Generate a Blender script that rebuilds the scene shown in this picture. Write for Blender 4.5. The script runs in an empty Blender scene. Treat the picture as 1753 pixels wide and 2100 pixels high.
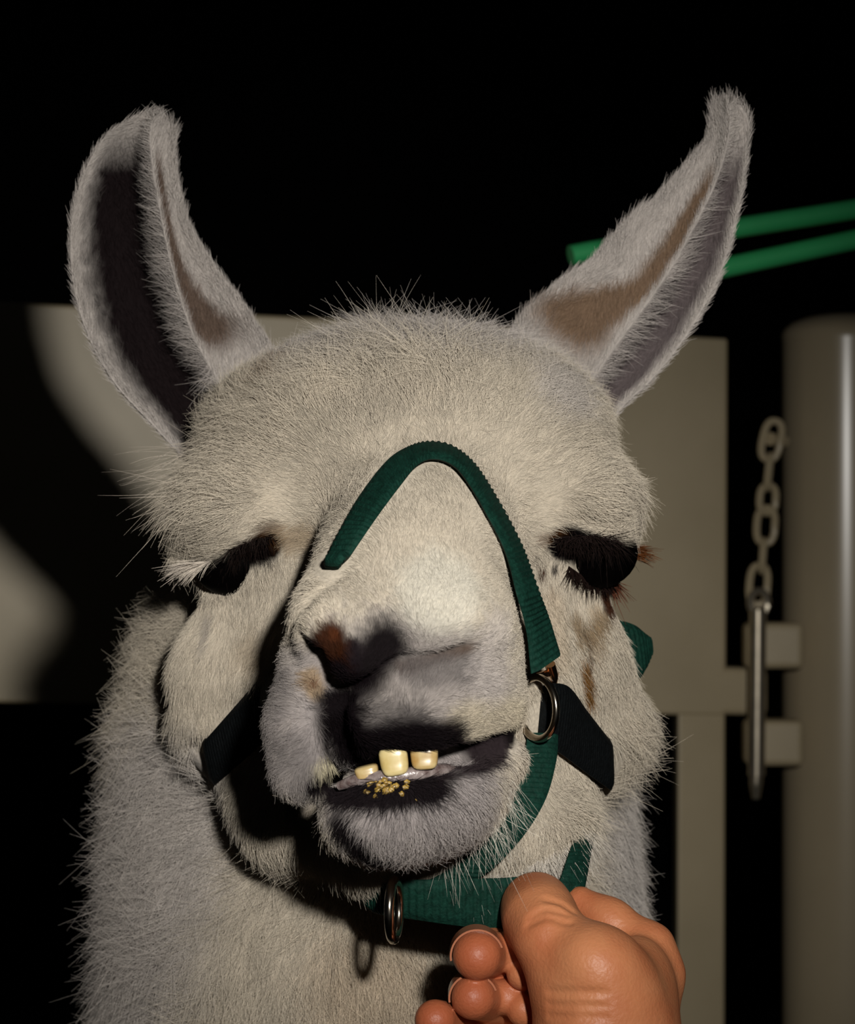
import bpy, bmesh, math, random
import numpy as np
from mathutils import Vector, Matrix
from mathutils.bvhtree import BVHTree

rng = np.random.default_rng(7)
random.seed(7)
scene = bpy.context.scene
col = scene.collection
FUR = 1.0          # fur density multiplier

# ------------------------------------------------------------------ camera, world, light, exposure
D, F, CX, CY, CZ = 1.1, 5170.0, 876.5, 1050.0, 1.40
def W(px, py, y):
    """photo measurement -> world point at real depth y (metres behind the eye plane)"""
    s = (D + y) / F
    return Vector(((px - CX) * s, y, CZ - (py - CY) * s))
def S(y):
    return F / (D + y)

cam_d = bpy.data.cameras.new('camera')
cam = bpy.data.objects.new('camera', cam_d)
col.objects.link(cam)
cam.location = (0, -D, CZ)
cam.rotation_euler = (math.pi / 2, 0, 0)
cam_d.sensor_fit = 'HORIZONTAL'
cam_d.sensor_width = 24.0
cam_d.lens = 24.0 * F / 1753.0
cam_d.clip_start = 0.01
cam_d.dof.use_dof = True
cam_d.dof.focus_distance = D - 0.07
cam_d.dof.aperture_fstop = 15.0
scene.camera = cam

world = bpy.data.worlds.new('dark_barn')
scene.world = world
world.use_nodes = True
world.node_tree.nodes['Background'].inputs[0].default_value = (0.9, 0.95, 1.0, 1)
world.node_tree.nodes['Background'].inputs[1].default_value = 0.004

fl = bpy.data.lights.new('camera_flash', 'SPOT')
fl.energy = 55.0
fl.shadow_soft_size = 0.022
fl.spot_size = math.radians(40)
fl.spot_blend = 1.0
fl.color = (1.0, 0.97, 0.92)
flash = bpy.data.objects.new('camera_flash', fl)
col.objects.link(flash)
flash.location = (0.12, -D + 0.02, CZ + 0.15)
flash.rotation_euler = (Vector((0, 0.0, CZ - 0.01)) - flash.location).to_track_quat('-Z', 'Y').to_euler()

scene.view_settings.view_transform = 'Standard'
scene.view_settings.look = 'None'
scene.view_settings.gamma = 1.0
scene.view_settings.use_curve_mapping = False
scene.view_settings.exposure = 0.0

# ------------------------------------------------------------------ helpers
def tag(o, label=None, cat=None, group=None, kind=None):
    if label: o['label'] = label
    if cat: o['category'] = cat
    if group: o['group'] = group
    if kind: o['kind'] = kind
    return o

def empty(name, loc):
    o = bpy.data.objects.new(name, None)
    o.empty_display_size = 0.05
    col.objects.link(o)
    o.location = loc
    return o

def link(name, me, mat, parent=None, smooth=True):
    o = bpy.data.objects.new(name, me)
    col.objects.link(o)
    if mat is not None:
        me.materials.append(mat)
    if smooth:
        me.shade_smooth()
        if len(me.vertices) < 60000:
            me.set_sharp_from_angle(angle=math.radians(42))
    if parent is not None:
        o.parent = parent
        o.matrix_parent_inverse = Matrix.Translation(parent.location).inverted()
    return o

def mesh_np(name, v, f):
    me = bpy.data.meshes.new(name)
    me.from_pydata([tuple(p) for p in np.asarray(v, float).tolist()], [], [tuple(q) for q in f])
    me.update()
    return me

def mesh_fast(name, v, quads):
    me = bpy.data.meshes.new(name)
    v = np.ascontiguousarray(v, np.float32)
    q = np.ascontiguousarray(quads, np.int32)
    n = q.shape[1]
    me.vertices.add(len(v)); me.vertices.foreach_set('co', v.ravel())
    me.loops.add(q.size); me.loops.foreach_set('vertex_index', q.ravel())
    me.polygons.add(len(q))
    me.polygons.foreach_set('loop_start', np.arange(0, q.size, n, dtype=np.int32))
    me.update(calc_edges=True)
    me.validate()
    return me

def catmull(pts, n):
    """resample a polyline of vectors (any dim) with Catmull-Rom, n samples, near-uniform arc length"""
    P = np.array([list(p) for p in pts], float)
    P = np.vstack([2 * P[0] - P[1], P, 2 * P[-1] - P[-2]])
    out = []
    for i in range(1, len(P) - 2):
        t = np.linspace(0, 1, 24, endpoint=False)[:, None]
        a, b, c, d = P[i - 1], P[i], P[i + 1], P[i + 2]
        out.append(0.5 * ((2 * b) + (-a + c) * t + (2 * a - 5 * b + 4 * c - d) * t ** 2 + (-a + 3 * b - 3 * c + d) * t ** 3))
    out.append(P[-2][None])
    Q = np.vstack(out)
    s = np.concatenate([[0], np.cumsum(np.linalg.norm(np.diff(Q[:, :3], axis=0), axis=1))])
    u = np.linspace(0, s[-1], n)
    return np.stack([np.interp(u, s, Q[:, k]) for k in range(Q.shape[1])], 1)

# ------------------------------------------------------------------ materials
def principled(name, color, rough=0.6, metallic=0.0, spec=0.5, noise=0.0, nscale=40.0, bump=0.0, bscale=200.0, sss=0.0, coat=0.0, dark=None):
    m = bpy.data.materials.new(name)
    m.use_nodes = True
    nt = m.node_tree
    b = nt.nodes['Principled BSDF']
    b.inputs['Roughness'].default_value = rough
    b.inputs['Metallic'].default_value = metallic
    b.inputs['Specular IOR Level'].default_value = spec
    b.inputs['Coat Weight'].default_value = coat
    if sss:
        b.inputs['Subsurface Weight'].default_value = sss
        b.inputs['Subsurface Radius'].default_value = (0.6, 0.25, 0.12)
        b.inputs['Subsurface Scale'].default_value = 0.004
    tc = nt.nodes.new('ShaderNodeTexCoord')
    no = nt.nodes.new('ShaderNodeTexNoise')
    no.inputs['Scale'].default_value = nscale
    no.inputs['Detail'].default_value = 6
    nt.links.new(tc.outputs['Object'], no.inputs['Vector'])
    mx = nt.nodes.new('ShaderNodeMix'); mx.data_type = 'RGBA'
    c = tuple(color) + (1,)
    dk = tuple(dark) + (1,) if dark else tuple(x * (1 - noise) for x in color) + (1,)
    mx.inputs[6].default_value = dk
    mx.inputs[7].default_value = c
    rp = nt.nodes.new('ShaderNodeMapRange')
    rp.inputs[1].default_value = 0.3; rp.inputs[2].default_value = 0.65
    nt.links.new(no.outputs['Fac'], rp.inputs[0])
    nt.links.new(rp.outputs[0], mx.inputs[0])
    nt.links.new(mx.outputs[2], b.inputs['Base Color'])
    if bump:
        n2 = nt.nodes.new('ShaderNodeTexNoise'); n2.inputs['Scale'].default_value = bscale; n2.inputs['Detail'].default_value = 4
        nt.links.new(tc.outputs['Object'], n2.inputs['Vector'])
        bp = nt.nodes.new('ShaderNodeBump'); bp.inputs['Strength'].default_value = bump; bp.inputs['Distance'].default_value = 0.001
        nt.links.new(n2.outputs['Fac'], bp.inputs['Height'])
        nt.links.new(bp.outputs[0], b.inputs['Normal'])
    return m

def attr_material(name, rough, attr='col', nscale=900.0, namt=0.25):
    """matt coat: colour attribute times fine noise, no gloss"""
    m = bpy.data.materials.new(name)
    m.use_nodes = True
    nt = m.node_tree
    nt.nodes.remove(nt.nodes['Principled BSDF'])
    b = nt.nodes.new('ShaderNodeBsdfDiffuse')
    b.inputs['Roughness'].default_value = rough
    at = nt.nodes.new('ShaderNodeAttribute'); at.attribute_name = attr
    tc = nt.nodes.new('ShaderNodeTexCoord')
    no = nt.nodes.new('ShaderNodeTexNoise'); no.inputs['Scale'].default_value = nscale; no.inputs['Detail'].default_value = 3
    nt.links.new(tc.outputs['Object'], no.inputs['Vector'])
    mr = nt.nodes.new('ShaderNodeMapRange'); mr.inputs[1].default_value = 0.3; mr.inputs[2].default_value = 0.7
    mr.inputs[3].default_value = 1 - namt; mr.inputs[4].default_value = 1.0
    nt.links.new(no.outputs['Fac'], mr.inputs[0])
    vm = nt.nodes.new('ShaderNodeVectorMath'); vm.operation = 'SCALE'
    nt.links.new(at.outputs['Color'], vm.inputs[0])
    nt.links.new(mr.outputs[0], vm.inputs['Scale'])
    nt.links.new(vm.outputs[0], b.inputs['Color'])
    nt.links.new(b.outputs[0], nt.nodes['Material Output'].inputs['Surface'])
    return m

M = {}
M['beige'] = principled('beige_paint', (0.50, 0.41, 0.26), 0.42, noise=0.12, nscale=9, bump=0.1, bscale=60, dark=(0.43, 0.35, 0.215))
M['post'] = principled('beige_gloss_pipe', (0.50, 0.41, 0.27), 0.26, spec=0.9, noise=0.1, nscale=9)
M['zinc'] = principled('zinc_steel', (0.5, 0.44, 0.34), 0.35, metallic=0.9, noise=0.2, nscale=80)
M['green_rod'] = principled('green_rod_plastic', (0.045, 0.45, 0.15), 0.45, noise=0.12, nscale=30)
M['web'] = principled('green_nylon_webbing', (0.0055, 0.036, 0.024), 0.7, spec=0.12, noise=0.5, nscale=420, bump=0.5, bscale=900)
M['steel'] = principled('nickel_steel', (0.62, 0.55, 0.45), 0.16, metallic=1.0, noise=0.1, nscale=60)
M['brass'] = principled('bronze_keeper', (0.55, 0.33, 0.18), 0.22, metallic=1.0, noise=0.25, nscale=120)
M['skin'] = principled('hand_skin', (0.52, 0.205, 0.09), 0.45, spec=0.35, noise=0.12, nscale=45, bump=0.3, bscale=700, sss=0.08, dark=(0.43, 0.135, 0.055))
_nt = M['skin'].node_tree
_b = _nt.nodes['Principled BSDF']; _mix = _b.inputs['Base Color'].links[0].from_node
_at = _nt.nodes.new('ShaderNodeAttribute'); _at.attribute_name = 'flush'
_m2 = _nt.nodes.new('ShaderNodeMix'); _m2.data_type = 'RGBA'
_m2.inputs[7].default_value = (0.36, 0.085, 0.035, 1)
_nt.links.new(_mix.outputs[2], _m2.inputs[6]); _nt.links.new(_at.outputs['Fac'], _m2.inputs[0]); _nt.links.new(_m2.outputs[2], _b.inputs['Base Color'])
M['nail'] = principled('fingernail', (0.36, 0.13, 0.065), 0.25, noise=0.05, nscale=90)
M['eye'] = principled('wet_dark_eye', (0.0012, 0.0009, 0.0009), 0.5, spec=0.015, noise=0.2, nscale=90)
M['tooth'] = principled('stained_tooth', (0.66, 0.56, 0.30), 0.25, noise=0.3, nscale=120, dark=(0.50, 0.36, 0.12))
M['tooth2'] = principled('stained_tooth_brown', (0.52, 0.40, 0.19), 0.25, noise=0.4, nscale=140, dark=(0.34, 0.17, 0.03))
M['gum'] = principled('wet_gum', (0.30, 0.25, 0.235), 0.15, noise=0.5, nscale=300, bump=0.6, bscale=500, dark=(0.10, 0.065, 0.06))
M['feed'] = principled('chewed_feed', (0.42, 0.27, 0.05), 0.4, noise=0.5, nscale=400, dark=(0.2, 0.11, 0.02))
M['straw'] = principled('straw', (0.72, 0.60, 0.38), 0.5, noise=0.2, nscale=200)
M['floor'] = principled('dark_concrete', (0.05, 0.045, 0.04), 0.9, noise=0.4, nscale=6)
M['wall'] = principled('dark_boards', (0.006, 0.005, 0.005), 0.95, noise=0.4, nscale=3)
M['llama_skin'] = attr_material('llama_skin', 0.5, nscale=700, namt=0.3)
M['llama_fur'] = attr_material('llama_fur', 0.3, nscale=60, namt=0.15)

# ------------------------------------------------------------------ implicit surface sculpting
class SDF:
    def __init__(self): self.ops = []
    def add(self, fn, op='u', k=0.01): self.ops.append((fn, op, k)); return self
    def __call__(self, p):
        d = None
        for fn, op, k in self.ops:
            e = fn(p)
            if d is None: d = e; continue
            if op == 'u':
                h = np.maximum(k - np.abs(d - e), 0) / k
                d = np.minimum(d, e) - h * h * k * 0.25
            else:
                e = -e
                h = np.maximum(k - np.abs(d - e), 0) / k
                d = np.maximum(d, e) + h * h * k * 0.25
        return d

def rotm(roll=0, pitch=0, yaw=0):
    """roll: clockwise in the picture plane; pitch about x; yaw about z (degrees)"""
    return np.array(Matrix.Rotation(math.radians(yaw), 3, 'Z') @ Matrix.Rotation(math.radians(roll), 3, 'Y') @ Matrix.Rotation(math.radians(pitch), 3, 'X'), np.float32)

def ell(c, r, R=None):
    c = np.array(c, np.float32); r = np.array(r, np.float32)
    def fn(p):
        q = p - c
        if R is not None: q = q @ R
        a = q / r
        k0 = np.sqrt((a * a).sum(1)); b = a / r
        k1 = np.sqrt((b * b).sum(1)) + 1e-9
        return k0 * (k0 - 1) / k1
    return fn

def E(px, py, y, rx, rz, ry, roll=0, pitch=0, yaw=0):
    s = S(y)
    return ell(W(px, py, y), (rx / s, ry, rz / s), rotm(roll, pitch, yaw))

def chain_fn(pts, rad, sm=0.0):
    pts = [np.array(p, np.float32) for p in pts]
    def fn(p):
        d = None
        for i in range(len(pts) - 1):
            a, b = pts[i], pts[i + 1]
            ab = b - a
            t = np.clip(((p - a) @ ab) / (ab @ ab), 0, 1)
            e = np.sqrt((((p - a) - t[:, None] * ab) ** 2).sum(1)) - (rad[i] + (rad[i + 1] - rad[i]) * t)
            if d is None: d = e
            elif sm > 0:
                h = np.maximum(sm - np.abs(d - e), 0) / sm
                d = np.minimum(d, e) - h * h * sm * 0.25
            else: d = np.minimum(d, e)
        return d
    return fn

def C(*pts, sm=0.0):
    """chain of round cones; each pt = (px, py, y, radius_px)"""
    return chain_fn([W(a, b, c) for a, b, c, r in pts], [r / S(c) for a, b, c, r in pts], sm)

def axis(lo, hi, fine_lo, fine_hi, h, growth=1.18, hmax=0.03):
    a = list(np.arange(fine_lo, fine_hi + h, h))
    s = h
    while a[-1] < hi:
        s = min(s * growth, hmax); a.append(a[-1] + s)
    s = h
    while a[0] > lo:
        s = min(s * growth, hmax); a.insert(0, a[0] - s)
    return np.array(a, np.float32)

def surface_nets(f, X, Y, Z, step=4):
    nx, ny, nz = len(X), len(Y), len(Z)
    V = np.empty((nx, ny, nz), np.float32)
    ix = np.unique(np.r_[np.arange(0, nx, step), nx - 1]); iy = np.unique(np.r_[np.arange(0, ny, step), ny - 1]); iz = np.unique(np.r_[np.arange(0, nz, step), nz - 1])
    gx, gy, gz = np.meshgrid(X[ix], Y[iy], Z[iz], indexing='ij')
    Vc = f(np.stack([gx.ravel(), gy.ravel(), gz.ravel()], 1)).reshape(gx.shape)
    # coarse cells close to the surface
    dx = np.diff(X[ix])[:, None, None]; dy = np.diff(Y[iy])[None, :, None]; dz = np.diff(Z[iz])[None, None, :]
    diag = np.sqrt(dx ** 2 + dy ** 2 + dz ** 2)
    amin = np.min([np.abs(Vc[a:Vc.shape[0] - 1 + a, b:Vc.shape[1] - 1 + b, c:Vc.shape[2] - 1 + c]) for a in (0, 1) for b in (0, 1) for c in (0, 1)], axis=0)
    near = amin < diag * 0.66
    cx = np.clip(np.searchsorted(ix, np.arange(nx), side='right') - 1, 0, len(ix) - 2)
    cy = np.clip(np.searchsorted(iy, np.arange(ny), side='right') - 1, 0, len(iy) - 2)
    cz = np.clip(np.searchsorted(iz, np.arange(nz), side='right') - 1, 0, len(iz) - 2)
    V[:] = Vc[cx][:, cy][:, :, cz]
    mask = near[cx][:, cy][:, :, cz]
    # dilate by one so cell borders are exact
    m2 = mask.copy()
    m2[1:] |= mask[:-1]; m2[:, 1:] |= mask[:, :-1]; m2[:, :, 1:] |= mask[:, :, :-1]
    I = np.argwhere(m2)
    vals = np.empty(len(I), np.float32)
    for s in range(0, len(I), 400000):
        J = I[s:s + 400000]
        vals[s:s + 400000] = f(np.stack([X[J[:, 0]], Y[J[:, 1]], Z[J[:, 2]]], 1))
    V[m2] = vals
    sg = V < 0
    occ = np.zeros((nx - 1, ny - 1, nz - 1), np.uint8)
    for a in (0, 1):
        for b in (0, 1):
            for c in (0, 1):
                occ += sg[a:nx - 1 + a, b:ny - 1 + b, c:nz - 1 + c]
    cells = np.argwhere((occ > 0) & (occ < 8))
    idx = -np.ones(occ.shape, np.int32)
    idx[cells[:, 0], cells[:, 1], cells[:, 2]] = np.arange(len(cells))
    acc = np.zeros((len(cells), 3)); cnt = np.zeros(len(cells))
    corners = [(a, b, c) for a in (0, 1) for b in (0, 1) for c in (0, 1)]
    for i, A in enumerate(corners):
        for j, B in enumerate(corners):
            if j <= i or sum(abs(A[k] - B[k]) for k in range(3)) != 1: continue
            ia = cells + A; ib = cells + B
            va = V[ia[:, 0], ia[:, 1], ia[:, 2]]; vb = V[ib[:, 0], ib[:, 1], ib[:, 2]]
            m = (va < 0) != (vb < 0)
            t = np.where(m, va / np.where(m, va - vb, 1), 0)
            pa = np.stack([X[ia[:, 0]], Y[ia[:, 1]], Z[ia[:, 2]]], 1); pb = np.stack([X[ib[:, 0]], Y[ib[:, 1]], Z[ib[:, 2]]], 1)
            acc[m] += (pa + (pb - pa) * t[:, None])[m]; cnt[m] += 1
    verts = acc / cnt[:, None]
    quads = []
    for ax in range(3):
        o1, o2 = [(1, 2), (2, 0), (0, 1)][ax]
        sl0 = [slice(None)] * 3; sl1 = [slice(None)] * 3
        sl0[ax] = slice(0, -1); sl1[ax] = slice(1, None)
        a, b = sg[tuple(sl0)], sg[tuple(sl1)]
        for flip, mm in ((False, a & ~b), (True, ~a & b)):
            e = np.argwhere(mm)
            ok = (e[:, o1] > 0) & (e[:, o2] > 0) & (e[:, o1] < V.shape[o1] - 1) & (e[:, o2] < V.shape[o2] - 1)
            e = e[ok]
            def cell(d1, d2):
                q = e.copy(); q[:, o1] -= d1; q[:, o2] -= d2
                return idx[q[:, 0], q[:, 1], q[:, 2]]
            q = np.stack([cell(1, 1), cell(0, 1), cell(0, 0), cell(1, 0)], 1)
            if flip: q = q[:, ::-1]
            quads.append(q)
    quads = np.vstack(quads)
    quads = quads[(quads >= 0).all(1)]
    return verts, quads

# ================================================================== the setting
def slab(name, lo, hi, mat):
    bm = bmesh.new()
    bmesh.ops.create_cube(bm, size=1)
    for v in bm.verts:
        v.co = Vector([lo[i] + (v.co[i] + 0.5) * (hi[i] - lo[i]) for i in range(3)])
    me = bpy.data.meshes.new(name); bm.to_mesh(me); bm.free()
    o = link(name, me, mat, smooth=False)
    o['kind'] = 'structure'
    return o
slab('floor', (-4, -2.5, -0.1), (4, 6, 0), M['floor'])
slab('wall_back', (-4, 6, 0), (4, 6.1, 4), M['wall'])

def box_bm(bm, p00, p10, p11, p01, th, n=(0, 1, 0)):
    """quad plate given by its four front corners, thickened backwards"""
    n = Vector(n) * th
    f = [bm.verts.new(p) for p in (p00, p10, p11, p01)]
    b = [bm.verts.new(Vector(p) + n) for p in (p00, p10, p11, p01)]
    bm.faces.new(f); bm.faces.new(b[::-1])
    for i in range(4):
        bm.faces.new((f[i], b[i], b[(i + 1) % 4], f[(i + 1) % 4]))
    bmesh.ops.recalc_face_normals(bm, faces=bm.faces)

def plate(name, corners, th, mat, parent, bevel=0.004, segs=3):
    bm = bmesh.new()
    box_bm(bm, *corners, th)
    if bevel:
        bmesh.ops.bevel(bm, geom=list(bm.edges), offset=bevel, segments=segs, affect='EDGES', profile=0.5)
    me = bpy.data.meshes.new(name); bm.to_mesh(me); bm.free()
    return link(name, me, mat, parent, smooth=False)

def lathe(name, profile, center, mat, parent, n=48):
    """profile: (radius, z) bottom to top, about a vertical axis"""
    v, f = [], []
    for r, z in profile:
        for k in range(n):
            a = 2 * math.pi * k / n
            v.append((center[0] + r * math.cos(a), center[1] + r * math.sin(a), z))
    for i in range(len(profile) - 1):
        for k in range(n):
            f.append((i * n + k, i * n + (k + 1) % n, (i + 1) * n + (k + 1) % n, (i + 1) * n + k))
    f.append(tuple(range(n))[::-1]); f.append(tuple((len(profile) - 1) * n + k for k in range(n)))
    return link(name, mesh_np(name, v, f), mat, parent)

def tube(name, pts, r, mat, parent, n=14, samples=40, closed=False, radii=None):
    P = catmull(pts, samples) if not closed else np.array([list(p) for p in pts])
    N = len(P)
    v = []; up = None
    for i in range(N):
        t = Vector(P[(i + 1) % N] - P[i - 1]) if closed else Vector(P[min(i + 1, N - 1)] - P[max(i - 1, 0)])
        t.normalize()
        if up is None:
            up = t.orthogonal().normalized()
        up = (up - t * up.dot(t)).normalized()
        w = t.cross(up)
        rr = r if radii is None else r * np.interp(i / (N - 1), np.linspace(0, 1, len(radii)), radii)
        for k in range(n):
            a = 2 * math.pi * k / n
            v.append(Vector(P[i]) + (up * math.cos(a) + w * math.sin(a)) * rr)
    f = []
    for i in range(N if closed else N - 1):
        j = (i + 1) % N
        for k in range(n):
            f.append((i * n + k, i * n + (k + 1) % n, j * n + (k + 1) % n, j * n + k))
    if not closed:
        f.append(tuple(range(n))[::-1]); f.append(tuple((N - 1) * n + k for k in range(n)))
    return link(name, mesh_np(name, v, f), mat, parent)

# ---- beige steel gate behind the llama, hinge-pinned to a pipe post
GYL, GYR = 1.16, 1.26
def GY(px): return GYL + (GYR - GYL) * px / 1490.0
def G(px, py, dy=0.0): return W(px, py, GY(px) + dy)
gate = empty('stall_gate', W(700, 3600, 1.22))
tag(gate, 'beige painted steel gate with one broad sheet panel, behind the llama', 'gate')
plate('sheet_panel', (G(-420, 598), G(1492, 694), G(1488, 1468), G(-420, 1434)), 0.012, M['beige'], gate, 0.003)
plate('upright', (G(1390, 1455, 0.0015), G(1487, 1455, 0.0015), G(1483, 3300, 0.0015), G(1384, 3300, 0.0015)), 0.04, M['beige'], gate, 0.003)
plate('bottom_rail', (G(-420, 3100), G(1400, 3150), G(1400, 3300), G(-420, 3250)), 0.04, M['beige'], gate, 0.01)
plate('upright', (G(-520, 595, -0.012), G(-400, 600, -0.012), G(-400, 3240, -0.012), G(-520, 3230, -0.012)), 0.045, M['beige'], gate, 0.012)
plate('hinge_tongue', (G(1470, 1368, 0.0), G(1574, 1372, 0.0), G(1574, 1468, 0.0), G(1470, 1466, 0.0)), 0.03, M['beige'], gate, 0.006)

PY_ = 1.30
ps = S(PY_)
pc = W(1733, 1050, PY_)
prad = 128 / ps
post = empty('pipe_post', (pc.x, pc.y, 0))
tag(post, 'glossy beige round pipe post with a domed cap and hinge lugs', 'post')
ztop = W(1757, 690, PY_).z
lathe('pipe', [(prad, 0.0), (prad, ztop)], pc, M['post'], post, 64)
lathe('cap', [(prad * 1.01, ztop - 0.004), (prad * 1.01, ztop + 0.002), (prad * 0.97, ztop + 0.007), (prad * 0.85, ztop + 0.013), (prad * 0.6, ztop + 0.0185), (prad * 0.3, ztop + 0.021), (prad * 0.05, ztop + 0.0215)], pc, M['post'], post, 64)
for a, b in ((1278, 1372), (1478, 1572)):
    y = PY_ - 0.075
    plate('hinge_lug', (W(1530, a, y), W(1650, a, y), W(1650, b, y), W(1530, b, y)), 0.035, M['beige'], post, 0.006)
tube('chain_eye', [W(1608, 905, PY_ - 0.05), W(1590, 902, PY_ - 0.062), W(1578, 900, PY_ - 0.07)], 0.006, M['beige'], post, samples=8)

pin = empty('hinge_pin', W(1553, 1640, PY_ - 0.085))
tag(pin, 'bright steel drop pin standing through the gate hinge lugs', 'pin')
tube('shaft', [W(1554, 1250, PY_ - 0.083), W(1551, 1590, PY_ - 0.083)], 17 / ps, M['zinc'], pin, n=20, samples=12)
tube('tip', [W(1551, 1580, PY_ - 0.083), W(1550, 1612, PY_ - 0.083), W(1550, 1638, PY_ - 0.083)], 16 / ps, M['zinc'], pin, n=20, samples=12, radii=[0.85, 0.8, 0.45])
tube('eyelet', [Vector(W(1556, 1236, PY_ - 0.083)) + Vector((math.cos(a) * 0.008, 0, math.sin(a) * 0.011)) for a in np.linspace(0, 2 * math.pi, 24, endpoint=False)], 0.0035, M['zinc'], pin, n=8, closed=True)

chain = empty('chain', W(1582, 900, PY_ - 0.07))
tag(chain, 'short beige chain hanging from the pipe post to the hinge pin', 'chain')
links = [(1582, 903, 28, 44, 12, 0), (1576, 968, 12, 38, 6, 80), (1574, 1024, 22, 32, 4, 20), (1570, 1078, 27, 40, 4, 0), (1564, 1140, 11, 36, 4, 82), (1555, 1200, 27, 44, 4, 0)]
for lx, ly, rx, rz, tilt, yaw in links:
    c = W(lx, ly, PY_ - 0.075)
    pts = []
    R = Matrix.Rotation(math.radians(tilt), 3, 'Y') @ Matrix.Rotation(math.radians(yaw), 3, 'Z')
    rx_ = 24 / ps
    for a in np.linspace(0, 2 * math.pi, 28, endpoint=False):
        e = 0.75
        x = math.copysign(abs(math.cos(a)) ** e, math.cos(a)) * (rx_ - 6 / ps); z = math.copysign(abs(math.sin(a)) ** e, math.sin(a)) * (rz - 5) / ps
        pts.append(c + R @ Vector((x, 0, z)))
    tube('link', pts, 7.5 / ps, M['beige'], chain, n=8, closed=True)

# ---- two green rods behind the right ear
for pts, lab in (([(1170, 524), (1245, 510), (1520, 466), (1760, 428), (2100, 372)], 'upper of two green rods behind the folded ear, its end showing past the ear'),
                 ([(1300, 592), (1490, 548), (1620, 520), (1760, 490), (2100, 416)], 'lower of two green rods behind the folded ear')):
    y = 0.75
    o = tube('green_rod', [W(a, b, y + (a - 1170) * 0.0001) for a, b in pts], 21 / S(y), M['green_rod'], None, n=20, samples=30)
    tag(o, lab, 'rod')

# ================================================================== llama
def trace(f, px, py, y0=-0.28, ymax=0.5):
    """first surface point met from the camera along one sight line (used to read depths off the sculpture)"""
    o = np.array([0, -D, CZ]); d = np.array(W(px, py, 0.0)) - o; d /= np.linalg.norm(d)
    t = (y0 + D) / d[1]; tmax = (ymax + D) / d[1]
    for _ in range(160):
        p = o + d * t
        e = float(f(p[None].astype(np.float32))[0])
        if e < 2e-4: return Vector(p)
        t += e * 0.8
        if t > tmax: return None
    return Vector(o + d * t)

def Cs(f, *pts, sm=0.0):
    """chain on the surface: (px, py, offset behind surface in m, radius_px)"""
    out, rad = [], []
    for a, b, off, r in pts:
        h = trace(f, a, b)
        y = (h.y if h else 0.0) + off
        out.append(W(a, b, y)); rad.append(r / S(y))
    return chain_fn(out, rad, sm)

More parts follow.
